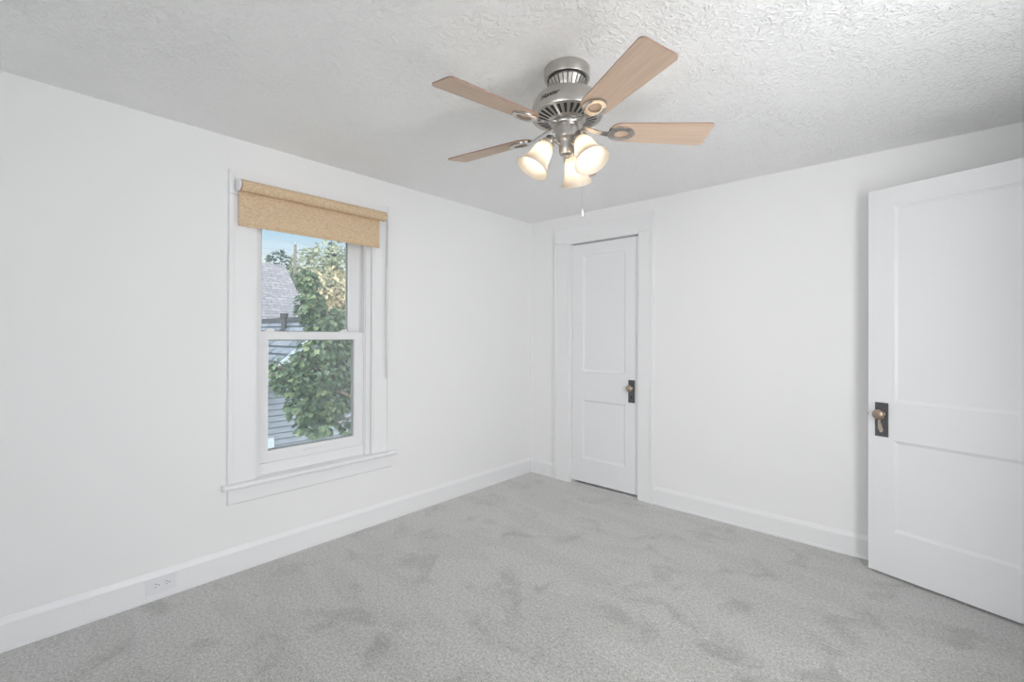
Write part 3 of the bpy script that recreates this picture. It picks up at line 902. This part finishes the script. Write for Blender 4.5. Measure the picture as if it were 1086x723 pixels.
# three lamps: arm + socket, bell shade, bulb
TILT = math.radians(31)
for k, az in enumerate((-121, -15, 108)):
    a = math.radians(az)
    out = Vector((math.cos(a), math.sin(a), 0))
    ax = (out * math.sin(TILT) + Vector((0, 0, -1)) * math.cos(TILT)).normalized()
    nkp = L(0, 0, 1.988) + out * 0.083
    bm = BM()
    s0 = nkp - ax * 0.034
    tube(bm, [L(0, 0, 1.988) + out * 0.018, L(0, 0, 1.998) + out * 0.036, L(0, 0, 2.008) + out * 0.050, s0 - ax * 0.004, s0 + ax * 0.01], 0.0075, 12)
    lathe(bm, [(0.006, -0.004), (0.014, -0.002), (0.0185, 0.004), (0.0195, 0.020), (0.027, 0.024), (0.0275, 0.034), (0.022, 0.0355)], s0, ax, 28)
    for q in range(3):
        t = 2 * PI * q / 3
        t1 = Vector((0, 0, 1)).cross(ax).normalized(); t2 = ax.cross(t1)
        d = t1 * math.cos(t) + t2 * math.sin(t)
        lathe(bm, [(0.003, 0), (0.003, 0.007), (0.0045, 0.007), (0.0045, 0.011), (0.001, 0.012)], s0 + ax * 0.030 + d * 0.025, d, 10)
    arm = obj('lamp_arm', bm, M['chrome'], fan, smooth=40)
    bm = BM()
    po = [(0.0215, -0.004), (0.0235, 0.000), (0.030, 0.010), (0.0365, 0.026), (0.040, 0.046), (0.0425, 0.064), (0.0475, 0.082), (0.0545, 0.097), (0.0615, 0.108), (0.0655, 0.113), (0.0668, 0.116)]
    pi_ = [(0.0650, 0.1165), (0.0632, 0.1135), (0.0592, 0.109), (0.0522, 0.098), (0.0452, 0.083), (0.0402, 0.065), (0.0377, 0.046), (0.0342, 0.0265), (0.0277, 0.011), (0.0215, 0.002)]
    lathe(bm, po + pi_, nkp, ax, 44, cap=False)
    obj('lamp_shade', bm, M['frost'], arm, smooth=50)
    bm = BM()
    lathe(bm, [(0.0105, 0.0), (0.0110, 0.006), (0.015, 0.014), (0.0175, 0.022), (0.0175, 0.028), (0.0150, 0.034), (0.009, 0.038), (0.001, 0.0395)], nkp, ax, 24)
    obj('bulb', bm, M['bulb'], arm, smooth=60)
    ld = bpy.data.lights.new('lamp_light', 'POINT')
    ld.energy = BULB_W; ld.color = (1.0, 0.91, 0.78); ld.shadow_soft_size = 0.012
    lo = bpy.data.objects.new('lamp_light', ld); col.objects.link(lo)
    lo.parent = fan
    lo.location = (nkp + ax * 0.054) - Vector((FC.x, FC.y, H))
# pull chain
bm = BM()
pa = math.radians(41.96 - 8)
cx, cy = 0.0475 * math.cos(pa), 0.0475 * math.sin(pa)
px, py = 0.061 * math.cos(pa), 0.061 * math.sin(pa)
tube(bm, [L(cx * 0.92, cy * 0.92, 2.036), L(px, py, 2.028), L(px, py, 2.0), L(px, py, 1.742)], 0.0006, 6)
pc = obj('pull_chain', bm, M['cord'], fan)
bm = BM()
lathe(bm, [(0.0012, 1.744), (0.0035, 1.742), (0.0042, 1.736), (0.0050, 1.720), (0.0050, 1.717), (0.001, 1.7165)], L(px, py, 0), n=16)
pk = obj('chain_pull', bm, M['plastic'], pc, smooth=50)
pk['label'] = 'small white pull'

# ------------------------------------------------------------------ outdoors (second storey view)
GZ = -3.25
bm = BM(); box(bm, (-90, -60, GZ - 0.2), (-0.6, 70, GZ))
struct('ground', bm, M['grass'], 'green lawn around the neighbouring houses', 'ground')


def quad_uv(bm, pts, su, mi=0):
    """roof face with UVs in metres: u along the first edge"""
    uvl = bm.loops.layers.uv.verify()
    v = [bm.verts.new(p) for p in pts]
    f = bm.faces.new(v); f.material_index = mi
    o = Vector(pts[0]); e = (Vector(pts[1]) - o).normalized()
    nrm = (Vector(pts[1]) - o).cross(Vector(pts[-1]) - o).normalized(); g = nrm.cross(e)
    for l in f.loops:
        d = l.vert.co - o
        l[uvl].uv = (d.dot(e), d.dot(g))


def roof_slab(bm, pts, t):
    quad_uv(bm, pts, 1)
    low = [Vector(p) - Vector((0, 0, t)) for p in pts]
    quad_uv(bm, [tuple(p) for p in low[::-1]], 1)
    n = len(pts)
    for i in range(n):
        quad_uv(bm, [pts[i], tuple(low[i]), tuple(low[(i + 1) % n]), pts[(i + 1) % n]], 1)


# gable fronted neighbour
RY, RZ, SL = 0.93, 1.60, 0.866
GX0, GX1 = -6.0, -10.6
EY0, EY1 = -2.3, 4.16
ez = RZ - SL * (RY - EY0)
nh = empty('neighbor_house', (GX0, RY, GZ))
tag(nh, 'grey clapboard gable house seen through the lower half of the window', 'house')
bm = BM()
wy0, wy1 = EY0 + 0.35, EY1 - 0.35
course = 0.108
z = GZ
top = lambda y: RZ - 0.17 - SL * abs(y - RY)
while z < RZ - 0.2:
    z1 = z + course
    hw = (RZ - 0.17 - z1) / SL
    a, b = max(wy0, RY - hw), min(wy1, RY + hw)
    if b - a > 0.05:
        v = [bm.verts.new(p) for p in ((GX0 - 0.098, a, z + 0.016), (GX0 - 0.098, b, z + 0.016), (GX0 - 0.098, b, z1), (GX0 - 0.098, a, z1),
                                       (GX0 - 0.045, a, z + 0.016), (GX0 - 0.045, b, z + 0.016), (GX0 - 0.075, b, z1), (GX0 - 0.075, a, z1))]
        for q in ((0, 3, 2, 1), (4, 5, 6, 7), (0, 1, 5, 4), (1, 2, 6, 5), (2, 3, 7, 6), (3, 0, 4, 7)): bm.faces.new([v[i] for i in q])
    z = z1
prism(bm, [(wy0, GZ), (wy1, GZ), (wy1, top(wy1)), (RY, RZ - 0.17), (wy0, top(wy0))], 0, GX1 + 0.1, GX0 - 0.1)
obj('clapboard_wall', bm, M['siding'], nh)
bm = BM()
roof_slab(bm, [(GX1, EY0, ez), (GX0 + 0.28, EY0, ez), (GX0 + 0.28, RY, RZ), (GX1, RY, RZ)], 0.09)
roof_slab(bm, [(GX0 + 0.28, EY1, ez), (GX1, EY1, ez), (GX1, RY, RZ), (GX0 + 0.28, RY, RZ)], 0.09)
rf = obj('roof', bm, M['roofnear'], nh)
bm = BM(); prism(bm, [(RY - 0.12, RZ - 0.085), (RY, RZ + 0.03), (RY + 0.12, RZ - 0.085), (RY, RZ + 0.005)], 0, GX1, GX0 + 0.28)
obj('ridge_cap', bm, M['ventpipe'], rf)
bm = BM()
for s, e in ((-1, EY0), (1, EY1)):
    for x0_, x1_, d0, d1 in ((GX0 + 0.281, GX0 + 0.31, 0.02, 0.17), (GX0 + 0.311, GX0 + 0.33, 0.02, 0.08), (GX0 - 0.06, GX0 + 0.279, 0.13, 0.15)):
        prism(bm, [(e, ez - d0), (RY, RZ - d0), (RY, RZ - d1), (e, ez - d1)], 0, x0_, x1_)
obj('rake_board', bm, M['housetrim'], nh)
for yc in (wy0, wy1):
    bm = BM(); box(bm, (GX0 - 0.11, yc - 0.07, GZ), (GX0 - 0.045, yc + 0.07, top(yc) - 0.02))
    obj('corner_board', bm, M['housetrim'], nh)
bm = BM()
wy, wz0, wz1 = -0.37, -2.0, -0.60
for a, b, c, d in ((wy - 0.40, wy - 0.27, wz0, wz1), (wy + 0.27, wy + 0.40, wz0, wz1), (wy - 0.27, wy + 0.27, wz0, wz0 + 0.1), (wy - 0.27, wy + 0.27, wz1 - 0.13, wz1), (wy - 0.27, wy + 0.27, (wz0 + wz1) / 2 - 0.03, (wz0 + wz1) / 2 + 0.03)):
    box(bm, (GX0 - 0.09, a, c), (GX0 - 0.035, b, d), 0.004)
gw = obj('window_frame', bm, M['housetrim'], nh)
bm = BM(); box(bm, (GX0 - 0.09, wy - 0.27, wz0 + 0.1), (GX0 - 0.06, wy + 0.27, wz1 - 0.13))
obj('window_pane', bm, M['ventpipe'], gw)
bm = BM()
vx, vy = -7.2, 0.65
vz = RZ - SL * (RY - vy)
lathe(bm, [(0.10, -0.03), (0.06, 0.02), (0.055, 0.03), (0.055, 0.24), (0.075, 0.25), (0.075, 0.33), (0.06, 0.34), (0.001, 0.345)], (vx, vy, vz), (0, 0, 1), 20)
obj('vent_pipe', bm, M['ventpipe'], rf, smooth=40)

# larger house further back, only its roof shows
fh = empty('distant_house', (-14.4, 0, GZ))
tag(fh, 'house with large pale grey shingle roof behind the gable house', 'house')
bm = BM()
ry1, ry0 = 3.55, -9.0
roof_slab(bm, [(-11.4, ry0, 0.85), (-11.4, ry1, 0.85), (-14.5, ry1, 3.76), (-14.5, ry0, 3.76)], 0.12)
roof_slab(bm, [(-17.6, ry1, 0.85), (-17.6, ry0, 0.85), (-14.5, ry0, 3.76), (-14.5, ry1, 3.76)], 0.12)
obj('roof', bm, M['rooffar'], fh)
bm = BM(); prism(bm, [(-11.9, GZ), (-11.9, 1.05), (-14.5, 3.6), (-17.1, 1.05), (-17.1, GZ)], 1, ry0 + 0.35, ry1 - 0.35)
obj('siding_wall', bm, M['siding'], fh)


def leaf_shape(bm, c, d, nrm, s, lobes=True):
    d = d.normalized(); side = nrm.cross(d).normalized(); n = d.cross(side)
    if lobes:
        o = [(0, 0), (-0.28, 0.02), (-0.5, 0.30), (-0.36, 0.42), (-0.42, 0.72), (-0.18, 0.68), (0, 1.05)]
        fold = 0.18
    else:
        o = [(0, 0), (-0.3, 0.35), (-0.25, 0.7), (0, 1.0)]
        fold = 0.15
    mid = [bm.verts.new(c), bm.verts.new(c + d * s * o[-1][1] - n * s * 0.10)]
    L_ = [bm.verts.new(c + d * s * y + side * s * x + n * s * fold * abs(x) - n * s * 0.1 * y * y) for x, y in o[1:-1]]
    R_ = [bm.verts.new(c + d * s * y - side * s * x + n * s * fold * abs(x) - n * s * 0.1 * y * y) for x, y in o[1:-1]]
    bm.faces.new([mid[0]] + L_ + [mid[1]]); bm.faces.new([mid[0], mid[1]] + R_[::-1])


def rvec():
    while True:
        v = Vector((rnd.uniform(-1, 1), rnd.uniform(-1, 1), rnd.uniform(-1, 1)))
        if 0.02 < v.length < 1: return v


def build_tree(name, label, base, lean, clumps, n, size, leafm, lobes=False, trunk_r=0.1, droop=0.5, group=None):
    """clumps: list of (centre, radii, weight) ellipsoids filled with leaves; branches reach every clump"""
    t = empty(name, base)
    tag(t, label, 'tree', group)
    bm = BM()
    b0 = Vector(base); hub = b0 + Vector(lean)
    tube(bm, [b0, b0.lerp(hub, 0.35) + Vector((0.03, -0.02, 0)), b0.lerp(hub, 0.7), hub], [trunk_r * 1.25, trunk_r, trunk_r * 0.85, trunk_r * 0.7], 12)
    for c, r, w in clumps:
        c = Vector(c)
        mid = hub.lerp(c, 0.5) + Vector((rnd.uniform(-.1, .1), rnd.uniform(-.1, .1), rnd.uniform(0, .15)))
        tube(bm, [hub, mid, c], [trunk_r * 0.45, trunk_r * 0.28, trunk_r * 0.10], 8)
        for q in range(5):
            e = c + Vector([rvec()[i] * r[i] * 0.8 for i in range(3)])
            tube(bm, [c.lerp(mid, 0.3), c.lerp(e, 0.5) + Vector((0, 0, 0.04)), e], [trunk_r * 0.12, trunk_r * 0.08, trunk_r * 0.04], 6)
    obj('trunk', bm, M['bark'], t, smooth=60)
    bm = BM()
    tot = sum(w for _, _, w in clumps)
    for c, r, w in clumps:
        c = Vector(c)
        for i in range(int(n * w / tot)):
            v = rvec(); v = v.normalized() * (v.length ** 0.55)
            p = c + Vector((v.x * r[0], v.y * r[1], v.z * r[2]))
            outd = (Vector((v.x, v.y, v.z * 0.6)) + rvec() * 0.7 + Vector((0, 0, -droop))).normalized()
            nr = (Vector((v.x * 0.6, v.y * 0.6, 0.8)) + rvec() * 0.6).normalized()
            if abs(nr.dot(outd)) > 0.95: continue
            leaf_shape(bm, p, outd, nr, size * rnd.uniform(0.65, 1.2), lobes)
    o = obj('foliage', bm, leafm, t)
    return t


# broad leaved tree between the houses, its crown filling the right of the window
C0 = Vector((2.7102, -3.2760, 1.2541))
clumps = [((-3.75, -0.40, 2.00), (0.13, 0.13, 0.18), 0.3), ((-3.75, -0.37, 1.68), (0.20, 0.19, 0.22), 0.6), ((-3.75, -0.14, 1.45), (0.30, 0.32, 0.22), 0.9),
          ((-3.75, 0.15, 1.40), (0.30, 0.25, 0.22), 0.7), ((-3.75, -0.14, 1.08), (0.35, 0.34, 0.26), 1.2), ((-3.75, -0.45, 0.90), (0.15, 0.15, 0.12), 0.3),
          ((-3.80, -0.76, 0.76), (0.17, 0.17, 0.12), 0.3), ((-3.80, -0.56, 0.60), (0.28, 0.28, 0.18), 0.8), ((-3.75, -0.20, 0.66), (0.38, 0.38, 0.30), 1.6),
          ((-3.75, -0.41, 0.25), (0.27, 0.27, 0.22), 0.9), ((-3.75, -0.08, 0.25), (0.30, 0.30, 0.24), 1.1), ((-3.75, -0.27, -0.05), (0.26, 0.28, 0.13), 0.6),
          ((-3.70, 0.20, -0.12), (0.12, 0.11, 0.11), 0.2), ((-3.60, 0.25, 0.75), (0.30, 0.28, 0.45), 1.3), ((-3.6, 0.75, 0.55), (0.5, 0.4, 0.5), 1.4)]
build_tree('broadleaf_tree', 'green broad leaved tree close outside the window', (-3.2, 1.35, GZ), (-0.3, -0.5, 3.2), clumps, 4300, 0.088, M['leaf'], True, 0.09, 0.6)

G = 'trees beyond the houses'
def away(cl, k):
    return [(tuple(C0 + (Vector(c) - C0) * k), tuple(x * k for x in r), w) for c, r, w in cl]


build_tree('autumn_tree', 'orange yellow autumn tree behind the green tree', (-12.7, 4.95, GZ), (0, 0, 4.7),
           away([((-9.9, 3.15, 2.55), (0.8, 0.75, 0.6), 2), ((-9.6, 3.7, 2.2), (0.8, 0.8, 0.8), 2), ((-9.7, 2.9, 1.7), (0.7, 0.6, 0.6), 1), ((-9.4, 4.3, 2.6), (0.8, 0.8, 0.9), 2)], 1.25), 2600, 0.19, M['leaf_autumn'], False, 0.14, 0.3, G)
build_tree('pale_tree', 'pale yellow green tree standing beyond the autumn tree', (-19.8, 7.9, GZ), (0, 0, 6.0),
           away([((-14.0, 4.4, 3.7), (1.0, 0.8, 0.7), 2), ((-14.2, 5.2, 4.0), (1.1, 0.9, 0.8), 2), ((-14.0, 4.8, 2.8), (1.2, 1.2, 1.0), 3), ((-13.8, 6.3, 3.7), (1.2, 1.1, 1.0), 2)], 1.35), 3000, 0.25, M['leaf_pale'], False, 0.18, 0.3, G)
build_tree('small_tree', 'small grey green tree top beside the utility pole', (-24.4, 7.2, GZ), (0, 0, 6.0),
           away([((-20.0, 5.5, 4.4), (0.6, 0.55, 0.8), 1.5), ((-20, 6.2, 3.9), (0.8, 0.7, 0.6), 1.5), ((-20, 4.9, 3.6), (0.9, 0.5, 0.45), 1.3)], 1.2), 1300, 0.24, M['leaf_dark'], False, 0.15, 0.3, G)


def conifer(label, base, ztop, rad, n):
    t = empty('conifer_tree', base)
    tag(t, label, 'tree', G)
    b0 = Vector(base)
    bm = BM(); tube(bm, [b0, b0.lerp(Vector((b0.x, b0.y, ztop)), 0.5), Vector((b0.x, b0.y, ztop))], [0.22, 0.14, 0.02], 10)
    obj('trunk', bm, M['bark'], t, smooth=60)
    bm = BM()
    ht = ztop - b0.z
    for i in range(n):
        f = rnd.random() ** 0.6
        z = ztop - f * ht * 0.85
        lay = 0.6 + 0.4 * abs(math.sin(f * 38))
        r = rad * f * lay * rnd.uniform(0.15, 1.0); a = rnd.uniform(0, 2 * PI)
        p = Vector((b0.x + r * math.cos(a), b0.y + r * math.sin(a), z - r * 0.25))
        leaf_shape(bm, p, Vector((math.cos(a), math.sin(a), -0.35)) + rvec() * 0.3, Vector((0, 0, 1)) + rvec() * 0.4, rnd.uniform(0.2, 0.38), False)
    obj('foliage', bm, M['leaf_dark'], t)


conifer('dark conifer with pointed top rising above the pale tree', (-22.3, 9.2, GZ), 6.6, 2.5, 3000)
conifer('dark conifer at the right edge of the window pane', (-29.0, 14.6, GZ), 8.0, 2.6, 2600)

up_ = empty('utility_pole', (-15.7, 4.42, GZ))
tag(up_, 'slim dark utility pole rising beside the pale roof', 'utility pole')
bm = BM(); tube(bm, [(-15.7, 4.42, GZ), (-15.7, 4.42, 1.0), (-15.7, 4.42, 4.80)], [0.11, 0.075, 0.05], 14)
obj('pole_shaft', bm, M['pole'], up_, smooth=60)
bm = BM(); lathe(bm, [(0.02, 0), (0.04, 0.01), (0.025, 0.03), (0.04, 0.05), (0.02, 0.07)], (-15.7, 4.42, 4.80), (0, 0, 1), 14)
obj('insulator', bm, M['housetrim'], up_, smooth=40)
bm = BM()
pts = []
for q in range(-10, 15):
    f = q / 12
    pts.append((-15.7 + 3 * f, 4.42 + 12 * f, 4.862 + (0.35 * abs(f)) - 0.8 * abs(f) * (1.2 - abs(f))))
tube(bm, pts, 0.009, 6)
tag(obj('power_cable', bm, M['cable']), 'thin cable crossing the sky over the utility pole', 'cable')
